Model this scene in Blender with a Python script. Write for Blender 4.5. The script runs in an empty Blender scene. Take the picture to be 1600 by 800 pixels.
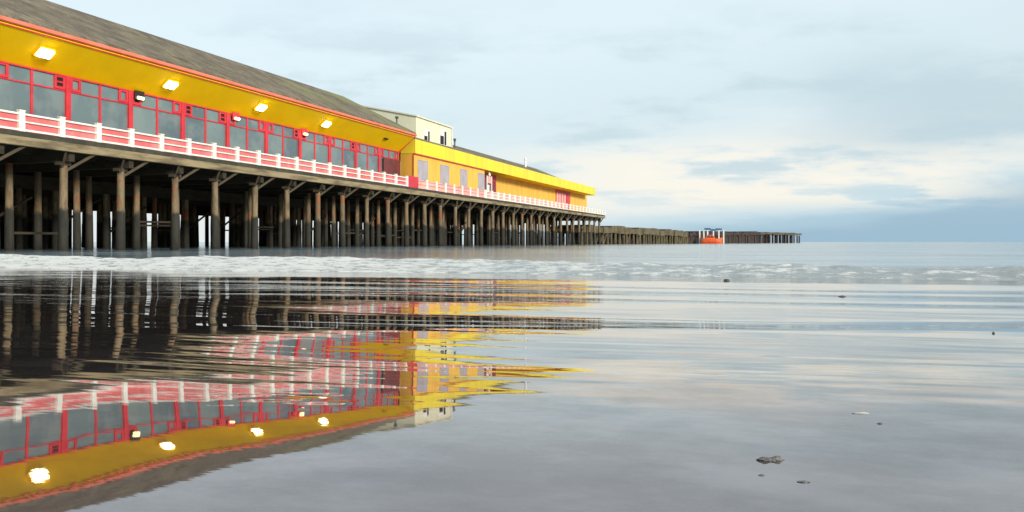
import bpy, bmesh, math, random
import numpy as np
from mathutils import Vector, Matrix

random.seed(7)
rng = np.random.default_rng(11)
S = bpy.context.scene
COL = S.collection
F = 1300.0                      # focal length in photo pixels (photo is 1600 wide)
HOR = 378.0
CZ = 0.5                        # camera height above the sea
TH = math.atan(440 / F)
ST, CT = math.sin(TH), math.cos(TH)
L = 39.0                        # distance of the pier's edge from the camera line
ROT = math.pi / 2 - TH

# ------------------------------------------------------------------ frames
def w(s, t, z=0.0):             # pier coordinates -> world
    return Vector((s * ST - t * CT, s * CT + t * ST, z))
def s_at(x, t):                 # station along the pier seen at column x on the line t
    Y = F * t / (CT * (1240 - x))
    return (Y - t * ST) / CT
def z_at(x, y, t):
    Y = F * t / (CT * (1240 - x))
    return CZ + (HOR - y) * Y / F

# ------------------------------------------------------------------ noise
def vnoise(x, y, seed=0):
    xi = np.floor(x).astype(np.int64); yi = np.floor(y).astype(np.int64)
    fx = x - xi; fy = y - yi
    fx = fx * fx * (3 - 2 * fx); fy = fy * fy * (3 - 2 * fy)
    def h(a, b):
        n = (a * 374761393 + b * 668265263 + seed * 1442695041) & 0xFFFFFFFF
        n = ((n ^ (n >> 13)) * 1274126177) & 0xFFFFFFFF
        return ((n ^ (n >> 16)) & 0xFFFF) / 65535.0
    return ((h(xi, yi) * (1 - fx) + h(xi + 1, yi) * fx) * (1 - fy)
            + (h(xi, yi + 1) * (1 - fx) + h(xi + 1, yi + 1) * fx) * fy) - 0.5
def fbm(x, y, oct=4, seed=0):
    r = 0; a = 1.0
    for k in range(oct):
        r = r + a * vnoise(x * 2 ** k, y * 2 ** k, seed + k); a *= 0.5
    return r
def sstep(a, b, v):
    k = np.clip((v - a) / (b - a), 0, 1)
    return k * k * (3 - 2 * k)

# ------------------------------------------------------------------ materials
def nt(m):
    m.use_nodes = True
    return m.node_tree.nodes, m.node_tree.links
def mix_rgb(n, l, fac, a, b, mode='MIX'):
    m = n.new('ShaderNodeMix'); m.data_type = 'RGBA'; m.blend_type = mode
    for sock, v in ((0, fac), (6, a), (7, b)):
        if hasattr(v, 'is_output'): l.new(v, m.inputs[sock])
        elif sock == 0: m.inputs[0].default_value = v
        else: m.inputs[sock].default_value = (*v[:3], 1)
    return m.outputs[2]
def noise(n, l, vec, scale, detail=5, rough=.6):
    t = n.new('ShaderNodeTexNoise'); t.inputs['Scale'].default_value = scale
    t.inputs['Detail'].default_value = detail; t.inputs['Roughness'].default_value = rough
    if vec is not None: l.new(vec, t.inputs['Vector'])
    return t.outputs['Fac']
def maprange(n, l, v, a, b, c=0., d=1., smooth=True):
    m = n.new('ShaderNodeMapRange'); m.interpolation_type = 'SMOOTHSTEP' if smooth else 'LINEAR'
    l.new(v, m.inputs[0])
    for i, k in zip((1, 2, 3, 4), (a, b, c, d)): m.inputs[i].default_value = k
    return m.outputs[0]
def math_n(n, l, op, a, b=None):
    m = n.new('ShaderNodeMath'); m.operation = op
    for i, v in enumerate((a, b)):
        if v is None: continue
        if hasattr(v, 'is_output'): l.new(v, m.inputs[i])
        else: m.inputs[i].default_value = v
    return m.outputs[0]
def scaled(n, l, vec, sc, rot=(0, 0, 0)):
    m = n.new('ShaderNodeMapping'); l.new(vec, m.inputs[0])
    m.inputs['Scale'].default_value = sc; m.inputs['Rotation'].default_value = rot
    return m.outputs[0]

def surf(name, c, c2=None, scale=1.5, rough=.6, sc=(1, 1, 1), bump=.15, bscale=14, metal=0, spec=.4, lo=.38, hi=.66):
    """painted or timber surface: two colours in blotches, fine grain bump"""
    m = bpy.data.materials.new(name); n, l = nt(m)
    p = n['Principled BSDF']; tc = n.new('ShaderNodeTexCoord')
    v = scaled(n, l, tc.outputs['Object'], sc)
    f = maprange(n, l, noise(n, l, v, scale, 6, .65), lo, hi)
    c2 = c2 or tuple(k * .8 for k in c)
    l.new(mix_rgb(n, l, f, c, c2), p.inputs['Base Color'])
    p.inputs['Roughness'].default_value = rough; p.inputs['Metallic'].default_value = metal
    p.inputs['Specular IOR Level'].default_value = spec
    b = n.new('ShaderNodeBump'); p.inputs['Specular IOR Level'].default_value = spec
    b.inputs['Strength'].default_value = bump; b.inputs['Distance'].default_value = .02
    l.new(noise(n, l, v, bscale, 4), b.inputs['Height']); l.new(b.outputs[0], p.inputs['Normal'])
    return m

M = {}
M['yellow'] = surf('yellow_soffit_paint', (.95, .585, .003), (.88, .53, .003), .5, .6, bump=.05, spec=.1)
M['fascia'] = surf('bright_yellow_fascia_paint', (.86, .66, .03), (.77, .56, .035), .8, .5, sc=(1, 1, .12), bump=.05)
M['amber'] = surf('amber_wall_paint', (.82, .47, .07), (.72, .38, .055), 1.3, .6, sc=(1, 1, .14), bump=.06)
M['red'] = surf('red_frame_paint', (.62, .035, .05), (.50, .025, .035), 1.2, .4, bump=.06)
M['coral'] = surf('coral_gutter_paint', (.80, .20, .12), (.72, .15, .09), .8, .5)
M['panel'] = surf('faded_red_panel_paint', (.62, .13, .13), (.72, .22, .21), .8, .55)
M['pink'] = surf('pale_pink_panel_paint', (.78, .34, .30), (.82, .46, .40), .5, .55)
M['white'] = surf('white_timber_paint', (.82, .80, .72), (.74, .71, .62), 2.2, .5, bump=.1)
M['cream'] = surf('cream_render', (.70, .68, .50), (.64, .61, .45), .4, .8)
M['shutter'] = surf('lilac_grey_shutter', (.36, .32, .34), (.42, .38, .40), .6, .5)
M['dark'] = surf('black_recess', (.02, .012, .012), (.01, .008, .008), 2, .6)
M['metal'] = surf('grey_flue_metal', (.10, .11, .10), (.16, .16, .15), 3, .45, metal=.5)
M['timber'] = surf('weathered_edge_timber', (.30, .235, .13), (.12, .09, .05), .9, .85, sc=(.35, 1, 2.5), bump=.5, bscale=9)
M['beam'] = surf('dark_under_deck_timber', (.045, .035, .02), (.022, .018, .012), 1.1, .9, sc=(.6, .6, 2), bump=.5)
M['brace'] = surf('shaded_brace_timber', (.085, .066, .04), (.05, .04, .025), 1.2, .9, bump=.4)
M['slab'] = surf('dark_deck_slab', (.035, .036, .025), (.065, .06, .04), 1.2, .9)  # near-black blotchy colour for the band above the edge beam
M['jetty'] = surf('olive_jetty_timber', (.135, .11, .06), (.07, .055, .033), .5, .9)
M['jetty_dark'] = surf('dark_jetty_boarding', (.055, .035, .03), (.035, .025, .02), .4, .9)
M['orange'] = surf('orange_boat_paint', (.80, .13, .03), (.70, .11, .03), 1, .35)
M['navy'] = surf('blue_boat_paint', (.05, .13, .25), (.04, .09, .18), 1, .35)
M['stone'] = surf('wet_dark_stone', (.05, .045, .045), (.09, .08, .075), 30, .35, bump=.6, bscale=60)
M['lump'] = surf('wet_sand_lump', (.12, .11, .105), (.20, .185, .175), 60, .3, bump=.6, bscale=120)
M['weed'] = surf('ochre_weed', (.38, .25, .07), (.22, .15, .05), 12, .5, bump=.5, bscale=30)
M['shell'] = surf('pale_shell', (.5, .49, .46), (.4, .39, .36), 30, .4)

def roof_material():
    m = bpy.data.materials.new('weathered_brown_roofing'); n, l = nt(m)
    p = n['Principled BSDF']; tc = n.new('ShaderNodeTexCoord')
    v = tc.outputs['Object']
    a = maprange(n, l, noise(n, l, v, .55, 9, .78), .36, .64)
    c = mix_rgb(n, l, a, (.095, .076, .052), (.235, .195, .125))
    b = maprange(n, l, noise(n, l, scaled(n, l, v, (1, .35, .35)), 2.4, 5, .75), .42, .72)
    c = mix_rgb(n, l, b, c, (.088, .068, .05))
    # courses of shingles running along the roof
    wv = n.new('ShaderNodeTexWave'); wv.wave_type = 'BANDS'; wv.bands_direction = 'Y'; wv.wave_profile = 'SAW'
    wv.inputs['Scale'].default_value = .9; wv.inputs['Distortion'].default_value = .35
    wv.inputs['Detail'].default_value = 2; l.new(v, wv.inputs[0])
    c = mix_rgb(n, l, maprange(n, l, wv.outputs['Fac'], .8, 1., 0, .45), c, (.04, .033, .026))
    g = maprange(n, l, noise(n, l, v, .11, 3), .5, .7)
    c = mix_rgb(n, l, g, c, (.19, .185, .075)); 
    l.new(c, p.inputs['Base Color']); p.inputs['Roughness'].default_value = .9
    bp = n.new('ShaderNodeBump'); bp.inputs['Strength'].default_value = .9; bp.inputs['Distance'].default_value = .12
    l.new(math_n(n, l, 'ADD', wv.outputs['Fac'], noise(n, l, v, 6, 4)), bp.inputs['Height']); l.new(bp.outputs[0], p.inputs['Normal'])
    return m
M['roof'] = roof_material()
M['boards'] = surf('pale_bounce_deck_boards', (.42, .38, .31), (.34, .31, .25), .8, .8, sc=(.3, 3, 1))  # pale tone chosen to bounce light up onto the yellow cove

def pile_material():
    m = bpy.data.materials.new('tidal_pile_timber'); n, l = nt(m)
    p = n['Principled BSDF']; g = n.new('ShaderNodeNewGeometry')
    sx = n.new('ShaderNodeSeparateXYZ'); l.new(g.outputs['Position'], sx.inputs[0])
    pos = g.outputs['Position']
    z = math_n(n, l, 'ADD', sx.outputs[2], math_n(n, l, 'MULTIPLY', math_n(n, l, 'SUBTRACT', noise(n, l, pos, 1.2, 4), .5), .9))
    grain = maprange(n, l, noise(n, l, scaled(n, l, pos, (2.2, 2.2, .5)), 1.6, 6, .7), .35, .66)
    up = mix_rgb(n, l, grain, (.225, .165, .09), (.105, .075, .042))
    rust = maprange(n, l, noise(n, l, pos, .8, 3), .56, .66)
    up = mix_rgb(n, l, rust, up, (.24, .085, .03))
    low = mix_rgb(n, l, grain, (.015, .015, .010), (.032, .029, .02))
    t = maprange(n, l, z, 2.25, 2.65)
    l.new(mix_rgb(n, l, t, low, up), p.inputs['Base Color']); p.inputs['Roughness'].default_value = .85
    b = n.new('ShaderNodeBump'); b.inputs['Strength'].default_value = .7; b.inputs['Distance'].default_value = .05
    l.new(noise(n, l, scaled(n, l, pos, (4, 4, 1.2)), 3, 5), b.inputs['Height']); l.new(b.outputs[0], p.inputs['Normal'])
    return m
M['pile'] = pile_material()

def glass_material():
    m = bpy.data.materials.new('window_glass'); n, l = nt(m)
    p = n['Principled BSDF']; tc = n.new('ShaderNodeTexCoord')
    f = maprange(n, l, noise(n, l, tc.outputs['Object'], .45, 3), .4, .62)
    oi = n.new('ShaderNodeObjectInfo')
    a = mix_rgb(n, l, f, (.085, .12, .135), (.16, .19, .19))
    a = mix_rgb(n, l, maprange(n, l, oi.outputs['Random'], 0, 1, 0, .6, False), a, (.20, .27, .25))
    l.new(a, p.inputs['Base Color'])
    p.inputs['Roughness'].default_value = .08; p.inputs['IOR'].default_value = 1.8
    b = n.new('ShaderNodeBump'); b.inputs['Strength'].default_value = .12; b.inputs['Distance'].default_value = .05
    l.new(noise(n, l, tc.outputs['Object'], .7, 2), b.inputs['Height']); l.new(b.outputs[0], p.inputs['Normal'])
    return m
M['glass'] = glass_material()

def lamp_material(name, c, k):
    m = bpy.data.materials.new(name); n, l = nt(m)
    p = n['Principled BSDF']; p.inputs['Base Color'].default_value = (.8, .8, .75, 1)
    p.inputs['Emission Color'].default_value = (*c, 1); p.inputs['Emission Strength'].default_value = k
    return m
M['lamp'] = lamp_material('lit_lamp_lens', (1., .90, .52), 6.5)
M['warm_lamp'] = lamp_material('warm_bulkhead_lens', (1., .66, .22), 2.6)

def sand_material():
    """wet sand under a film of water: dark body, mirror that grows towards grazing"""
    m = bpy.data.materials.new('wet_sand_film'); n, l = nt(m)
    out = n['Material Output']; n.remove(n['Principled BSDF'])
    g = n.new('ShaderNodeNewGeometry'); pos = g.outputs['Position']
    rot = scaled(n, l, pos, (1, 1, 1), (0, 0, TH))      # x along the wave fronts, y out to sea
    # streaky wavelets further out, nearly still film close by
    sp = n.new('ShaderNodeSeparateXYZ'); l.new(pos, sp.inputs[0])
    far = maprange(n, l, sp.outputs[1], 2.2, 6.5, 0.0, 1.0)
    wl = noise(n, l, scaled(n, l, rot, (.55, 5.0, 1)), 1.6, 4, .55)
    fine = noise(n, l, scaled(n, l, rot, (1.2, 9, 1)), 2.2, 3, .5)
    h = math_n(n, l, 'MULTIPLY', wl, math_n(n, l, 'ADD', math_n(n, l, 'MULTIPLY', far, .0012), .0002))
    h = math_n(n, l, 'ADD', h, math_n(n, l, 'MULTIPLY', fine, math_n(n, l, 'MULTIPLY', far, .0004)))
    grit = noise(n, l, pos, 140, 3, .7)
    h = math_n(n, l, 'ADD', h, math_n(n, l, 'MULTIPLY', grit, .000006))
    b = n.new('ShaderNodeBump'); b.inputs['Strength'].default_value = 1; b.inputs['Distance'].default_value = 1
    l.new(h, b.inputs['Height'])
    patch = maprange(n, l, noise(n, l, rot, 1.3, 5, .6), .38, .66)
    spk = maprange(n, l, noise(n, l, pos, 260, 2, .8), .3, .75)
    base = mix_rgb(n, l, patch, (.022, .017, .015), (.046, .036, .033))
    base = mix_rgb(n, l, spk, base, (.075, .062, .058))
    d = n.new('ShaderNodeBsdfDiffuse'); l.new(base, d.inputs[0]); l.new(b.outputs[0], d.inputs['Normal'])
    gl = n.new('ShaderNodeBsdfGlossy'); l.new(mix_rgb(n, l, maprange(n, l, sp.outputs[1], 1.2, 2.6), (.90, .83, .825), (.95, .935, .92)), gl.inputs[0])
    near = maprange(n, l, sp.outputs[1], .8, 3., .017, .004)
    l.new(math_n(n, l, 'MULTIPLY', near, maprange(n, l, patch, 0, 1, .6, 1.5)), gl.inputs['Roughness']); l.new(b.outputs[0], gl.inputs['Normal'])
    lw = n.new('ShaderNodeLayerWeight'); lw.inputs[0].default_value = .5; l.new(b.outputs[0], lw.inputs['Normal'])
    film = maprange(n, l, noise(n, l, scaled(n, l, rot, (1.0, 1.5, 1)), 2.6, 8, .72), .36, .68, .84, 1.06)
    near_film = maprange(n, l, sp.outputs[1], 2.2, 4.0)
    film = math_n(n, l, 'ADD', math_n(n, l, 'MULTIPLY', film, math_n(n, l, 'SUBTRACT', 1.0, near_film)), near_film)
    fac = math_n(n, l, 'MINIMUM', math_n(n, l, 'MULTIPLY', math_n(n, l, 'POWER', lw.outputs['Facing'], 2.7), film), 1.0)
    mx = n.new('ShaderNodeMixShader'); l.new(fac, mx.inputs[0]); l.new(d.outputs[0], mx.inputs[1]); l.new(gl.outputs[0], mx.inputs[2])
    l.new(mx.outputs[0], out.inputs[0])
    return m
M['sand'] = sand_material()

def sea_material():
    m = bpy.data.materials.new('pale_sea_water'); n, l = nt(m)
    p = n['Principled BSDF']; g = n.new('ShaderNodeNewGeometry'); pos = g.outputs['Position']
    rot = scaled(n, l, pos, (1, 1, 1), (0, 0, TH))
    f = maprange(n, l, noise(n, l, scaled(n, l, rot, (.05, .30, 1)), 1, 6), .40, .62)
    l.new(mix_rgb(n, l, f, (.11, .16, .18), (.30, .36, .385)), p.inputs['Base Color'])
    p.inputs['Roughness'].default_value = .12; p.inputs['IOR'].default_value = 1.33
    h = noise(n, l, scaled(n, l, rot, (.25, 1.1, 1)), 1.2, 6, .6)
    b = n.new('ShaderNodeBump'); b.inputs['Strength'].default_value = .6; b.inputs['Distance'].default_value = .10
    l.new(h, b.inputs['Height']); l.new(b.outputs[0], p.inputs['Normal'])
    return m
M['sea'] = sea_material()

def foam_material():
    m = bpy.data.materials.new('breaker_foam'); n, l = nt(m)
    p = n['Principled BSDF']; g = n.new('ShaderNodeNewGeometry'); pos = g.outputs['Position']
    rot = scaled(n, l, pos, (1, 1, 1), (0, 0, TH))
    sp = n.new('ShaderNodeSeparateXYZ'); l.new(rot, sp.inputs[0])
    sz = n.new('ShaderNodeSeparateXYZ'); l.new(pos, sz.inputs[0])
    thick = maprange(n, l, sp.outputs[0], -12, 4, .10, -.035)            # denser foam towards the pier
    ns = noise(n, l, scaled(n, l, rot, (.8, 1.6, 2.5)), 3.6, 8, .74)
    v = math_n(n, l, 'ADD', ns, thick)
    f = maprange(n, l, v, .49, .60)
    l.new(mix_rgb(n, l, f, (.42, .45, .44), (.88, .86, .79)), p.inputs['Base Color'])
    l.new(maprange(n, l, f, 0, 1, .12, .9), p.inputs['Roughness'])
    b = n.new('ShaderNodeBump'); b.inputs['Strength'].default_value = 1.0; b.inputs['Distance'].default_value = .12
    l.new(ns, b.inputs['Height']); l.new(b.outputs[0], p.inputs['Normal'])
    return m
M['foam'] = foam_material()

# ------------------------------------------------------------------ mesh building
class MB:
    def __init__(self): self.v = []; self.f = []
    def box(self, a, b):
        x0, y0, z0 = (min(p, q) for p, q in zip(a, b)); x1, y1, z1 = (max(p, q) for p, q in zip(a, b))
        k = len(self.v)
        self.v += [(x0, y0, z0), (x1, y0, z0), (x1, y1, z0), (x0, y1, z0), (x0, y0, z1), (x1, y0, z1), (x1, y1, z1), (x0, y1, z1)]
        self.f += [tuple(k + i for i in q) for q in ((3, 2, 1, 0), (4, 5, 6, 7), (0, 1, 5, 4), (1, 2, 6, 5), (2, 3, 7, 6), (3, 0, 4, 7))]
        return self
    def prism(self, pts, s0, s1):               # polygon in (t, z) pulled along s
        k = len(self.v); n = len(pts)
        self.v += [(s0, t, z) for t, z in pts] + [(s1, t, z) for t, z in pts]
        self.f.append(tuple(k + i for i in range(n))); self.f.append(tuple(k + n + i for i in reversed(range(n))))
        for i in range(n):
            j = (i + 1) % n
            self.f.append((k + j, k + i, k + n + i, k + n + j))
        return self
    def bar(self, a, b, wd, ht):                # square bar between two points
        a, b = Vector(a), Vector(b); d = (b - a).normalized()
        u = d.cross(Vector((0, 0, 1))); u = u.normalized() if u.length > 1e-4 else Vector((1, 0, 0)); q = u.cross(d)
        k = len(self.v)
        for p in (a, b):
            for i, j in ((-1, -1), (1, -1), (1, 1), (-1, 1)): self.v.append(tuple(p + u * (i * wd / 2) + q * (j * ht / 2)))
        self.f += [tuple(k + i for i in r) for r in ((0, 1, 2, 3), (7, 6, 5, 4), (0, 4, 5, 1), (1, 5, 6, 2), (2, 6, 7, 3), (3, 7, 4, 0))]
        return self
    def tube(self, rings, n=10):                # rings: (x, y, z, r)
        k = len(self.v)
        for (x, y, z, r) in rings:
            for i in range(n):
                a = 2 * math.pi * i / n
                self.v.append((x + r * math.cos(a), y + r * math.sin(a), z))
        for j in range(len(rings) - 1):
            for i in range(n):
                i2 = (i + 1) % n
                self.f.append((k + j * n + i, k + j * n + i2, k + (j + 1) * n + i2, k + (j + 1) * n + i))
        self.f.append(tuple(k + i for i in reversed(range(n)))); q = k + (len(rings) - 1) * n
        self.f.append(tuple(q + i for i in range(n)))
        return self
    def poly(self, pts):
        k = len(self.v); self.v += [tuple(p) for p in pts]; self.f.append(tuple(k + i for i in range(len(pts)))); return self
    def build(self, name, mat, parent=None, off=(0, 0, 0), bevel=0, smooth=False):
        me = bpy.data.meshes.new(name)
        me.from_pydata([(x - off[0], y - off[1], z - off[2]) for x, y, z in self.v], [], self.f)
        me.validate(); me.materials.append(mat)
        bm = bmesh.new(); bm.from_mesh(me); bmesh.ops.recalc_face_normals(bm, faces=bm.faces); bm.to_mesh(me); bm.free()
        if smooth: me.polygons.foreach_set('use_smooth', [True] * len(me.polygons))
        o = bpy.data.objects.new(name, me); COL.objects.link(o)
        if parent is not None: o.parent = parent
        if bevel:
            b = o.modifiers.new('bevel', 'BEVEL'); b.width = bevel; b.segments = 4 if bevel > .12 else 1; b.limit_method = 'ANGLE'
        return o

def tag(o, label=None, cat=None, group=None, kind=None):
    for k, v in (('label', label), ('category', cat), ('group', group), ('kind', kind)):
        if v: o[k] = v
    return o
class Thing:
    """an Empty on the pier grid; its parts are given in pier coordinates (s, t, z)"""
    def __init__(self, name, s, t, z, label, cat, group=None):
        e = bpy.data.objects.new(name, None); COL.objects.link(e)
        e.location = w(s, t, z); e.rotation_euler = (0, 0, ROT); e.empty_display_size = .3
        tag(e, label, cat, group); self.o = e; self.off = (s, t, z)
    def part(self, name, mb, mat, parent=None, **k):
        return mb.build(name, mat, parent or self.o, self.off, **k)

def grid_mesh(name, X, Y, Z, mat, kind):
    r, c = X.shape
    me = bpy.data.meshes.new(name)
    co = np.stack([X, Y, Z], -1).reshape(-1, 3)
    idx = np.arange(r * c).reshape(r, c)
    q = np.stack([idx[:-1, :-1], idx[:-1, 1:], idx[1:, 1:], idx[1:, :-1]], -1).reshape(-1, 4)
    me.vertices.add(len(co)); me.vertices.foreach_set('co', co.astype(np.float32).ravel())
    me.loops.add(q.size); me.loops.foreach_set('vertex_index', q.astype(np.int32).ravel())
    me.polygons.add(len(q)); me.polygons.foreach_set('loop_start', np.arange(0, q.size, 4, dtype=np.int32))
    me.polygons.foreach_set('use_smooth', np.ones(len(q), bool))
    me.update(calc_edges=True); me.validate(); me.materials.append(mat)
    o = bpy.data.objects.new(name, me); COL.objects.link(o); o['kind'] = kind
    return o

# ------------------------------------------------------------------ shore: wet sand, sea, breaker
def profile(tab, z0=0.0):
    """beach height against distance, from the slope (in 1/1300) wanted at each distance; ends level with the sea"""
    Ys = np.linspace(13, .25, 6000); z = np.zeros_like(Ys); cur = z0; z[0] = z0; ty, td = zip(*tab)
    for i in range(1, len(Ys)):
        y = HOR + F * (CZ - cur) / Ys[i]
        cur += np.interp(y, ty, td) / F * (Ys[i - 1] - Ys[i]); z[i] = cur
    return Ys[::-1], z[::-1]
RIGHT = [(424, 3), (430, 8), (433, 27), (436, -14), (440, -22), (444, 27), (447, -16), (450, 30), (455, 20), (459, -12), (462, 34), (466, 24),
         (470, 2), (478, -8), (487, -16), (491, 2), (496, 36), (503, 50), (509, 58), (513, 40), (517, 20), (522, 12), (530, 3), (548, -1), (560, 16), (572, 38),
         (580, 46), (605, 47), (630, 50), (645, 45), (660, 42), (685, 38), (735, 29), (805, 18), (1000, 8), (2500, 4)]
LEFT = [(420, 2), (440, 8), (452, 14), (456, 8), (462, 24), (480, 22), (520, 27), (560, 28), (600, 26), (690, 25), (750, 26), (800, 20), (1000, 8), (2500, 4)]
PR, PL = profile(RIGHT), profile(LEFT, -.004)
def sand_height(X, Y):
    far = sstep(3.2, 6.5, Y)
    wob = .16 * fbm(X * .35, Y * .35, 3, 5) * sstep(1.5, 4, Y)
    cr_ = Y + .30 * far * (X + .123 * Y) + wob
    cl_ = Y + .30 * far * (X + .5 * Y) + wob
    k = sstep(-.50, -.18, X / np.maximum(Y, .2) + .05 * fbm(X * .5 + 9, Y * .5, 3, 8))
    z = np.interp(cr_, *PR) * k + np.interp(cl_, *PL) * (1 - k)
    # low wavelets that grow seaward
    z = z + .0022 * fbm(X * .4, (Y + .3 * X) * 2.4, 3, 21) * sstep(2.0, 5, Y)
    z = z + .0006 * fbm(X * 1.6, Y * 4.0, 3, 31) * sstep(1.6, 3.5, Y)
    z = z + .0010 * fbm(X * .7, (Y + .25 * X) * 7.5, 3, 37) * sstep(1.7, 2.8, Y) * (1 - .6 * sstep(6, 9, Y))
    z = z + .0007 * np.maximum(fbm(X * .9 + 4, (Y + .28 * X) * 5.5, 3, 61), 0) ** 1.0 * 2.2 * sstep(1.5, 2.4, Y) * (1 - .5 * sstep(5, 8, Y))
    z = z + .0012 * fbm(X * .8, Y * 1.6, 3, 41)
    z = z + .0010 * fbm(X * 9, Y * 22, 3, 47) * np.exp(-(((X + .50) / .16) ** 2 + ((Y - 1.95) / .11) ** 2))
    s = X * ST + Y * CT
    return z - .15 * sstep(12.2, 13.6, s)
Yr = np.concatenate([np.linspace(-9, .28, 26), np.exp(np.linspace(math.log(.3), math.log(17), 760))])
ext = np.array([1.12, 1.25, 1.5, 2.0, 2.8, 4.0, 6.0, 9.0])
Kc = np.concatenate([-ext[::-1], np.linspace(-1.05, 1.05, 330), ext])
Yg, Kg = np.meshgrid(Yr, Kc, indexing='ij')
Xg = Kg * (np.maximum(Yg, 0) + .9 + 8 * (1 - sstep(-1.5, .5, Yg)))
grid_mesh('wet_sand', Xg, Yg, sand_height(Xg, Yg), M['sand'], 'structure')

# sea: fine fan near the shore, opening out to the horizon
Sr = np.concatenate([np.linspace(12.4, 60, 260), np.exp(np.linspace(math.log(60.4), math.log(9000), 160))])
Kc = np.linspace(-1, 1, 260)
Sg, Kg = np.meshgrid(Sr, Kc, indexing='ij')
Ug = np.sign(Kg) * np.abs(Kg) ** 1.25 * (34 + 1.9 * (Sg - 12.4)) - 4
def sea_height(Sv, U):
    a = sstep(13, 24, Sv) * (1 - sstep(160, 600, Sv))
    return (.085 * fbm(U * .05, Sv * .16, 3, 3) + .03 * fbm(U * .16, Sv * .55, 3, 14)) * a - .03 - .10 * (1 - sstep(12.4, 13.6, Sv))
grid_mesh('sea', Sg * ST + Ug * CT, Sg * CT - Ug * ST, sea_height(Sg, Ug), M['sea'], 'structure')
# open water on the landward far side of the pier is the same sheet; a sand bed below reaches everywhere
bed = MB().poly([(-9000, -60, -.6), (9000, -60, -.6), (9000, 9000, -.6), (-9000, 9000, -.6)]).build('sea_bed', M['lump']); bed['kind'] = 'structure'

Sr = np.linspace(11.0, 16.4, 120); Ur = np.linspace(-44, 26, 1150)
Sg, Ug = np.meshgrid(Sr, Ur, indexing='ij')
lf = 1 - sstep(-12, 3, Ug)                                        # 1 by the pier, 0 out to the right
front = 12.75 - .50 * lf + .38 * fbm(Ug * .35, Ug * 0 + 3, 4, 51) + .14 * fbm(Ug * 1.7, Ug * 0, 2, 55)
back = 13.45 + 1.05 * lf + .5 * fbm(Ug * .3, Ug * 0 + 8, 3, 61)
rise = sstep(0, 1, (Sg - front) / (back - front))
fall = 1 - sstep(0, 1.5, Sg - back)
crest = (.09 + .06 * lf) * (1 + .45 * fbm(Ug * .6, Ug * 0 + 1, 4, 71))
lump = (fbm(Ug * 2.0, Sg * 2.0, 4, 81) * .05 + np.abs(fbm(Ug * 1.3, Sg * 2.2, 4, 91)) * .09) * rise * fall * (1 - .45 * lf)
H = crest * rise ** .8 * fall + lump + .012 * sstep(-.1, .1, Sg - front) - .13 * (1 - sstep(-.25, .05, Sg - front)) - .07 * sstep(.9, 1.6, Sg - back)
foam = grid_mesh('breaking_wave', Sg * ST + Ug * CT, Sg * CT - Ug * ST, H, M['foam'], 'structure')

# ------------------------------------------------------------------ pier deck and piles
DZ = 5.9 + CZ                                                     # deck level
S0, S1, SJ = 16.0, 180.4, 88.5
W = 42.0
TW0 = L + 2.6
pier = Thing('pier', 100, L + 20, 0, 'broad timber pier on rows of dark tide-stained piles carrying the red and yellow halls', 'pier')
pier.part('deck', MB().box((S0, L + .06, DZ - .28), (SJ, L + W, DZ)).box((SJ, L + .42, DZ - .28), (S1, L + W, DZ)), M['slab'])
pier.part('bounce_deck_boards', MB().box((S0, L + .08, DZ + .0005), (SJ, TW0, DZ + .0018)).box((SJ, L + .44, DZ + .0005), (S1, TW0, DZ + .0018)), M['boards'])  # thin pale layer added on the unseen deck top to throw light upward
pier.part('edge_beam', MB().box((S0, L - .04, DZ - .76), (SJ, L + .28, DZ - .283)), M['timber'], bevel=.02)
pier.part('edge_beam', MB().box((SJ + .01, L + .34, DZ - .70), (S1 + .1, L + .62, DZ - .283)), M['timber'], bevel=.02)
pier.part('edge_beam', MB().box((S1 - .3, L + .63, DZ - .7), (S1, L + W, DZ - .283)), M['timber'], bevel=.02)
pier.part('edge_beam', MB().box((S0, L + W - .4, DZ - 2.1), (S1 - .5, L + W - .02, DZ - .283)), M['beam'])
cols = []
s = s_at(95, L + 1.0)
s -= 4.5 * 6
while s < S1 - .5:
    if s > S0: cols.append(s)
    s += 4.52
caps = MB(); knees = MB(); joists = MB()
for s in cols:
    e = L + .3 if s < SJ else L + .65
    caps.box((s - .19, e, DZ - 1.28), (s + .19, L + W - .5, DZ - .80))
for t in np.arange(L + 3, L + W - 1, 3.2):
    joists.box((S0 + .2, t - .12, DZ - .79), (S1 - .4, t + .12, DZ - .29))
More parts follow.
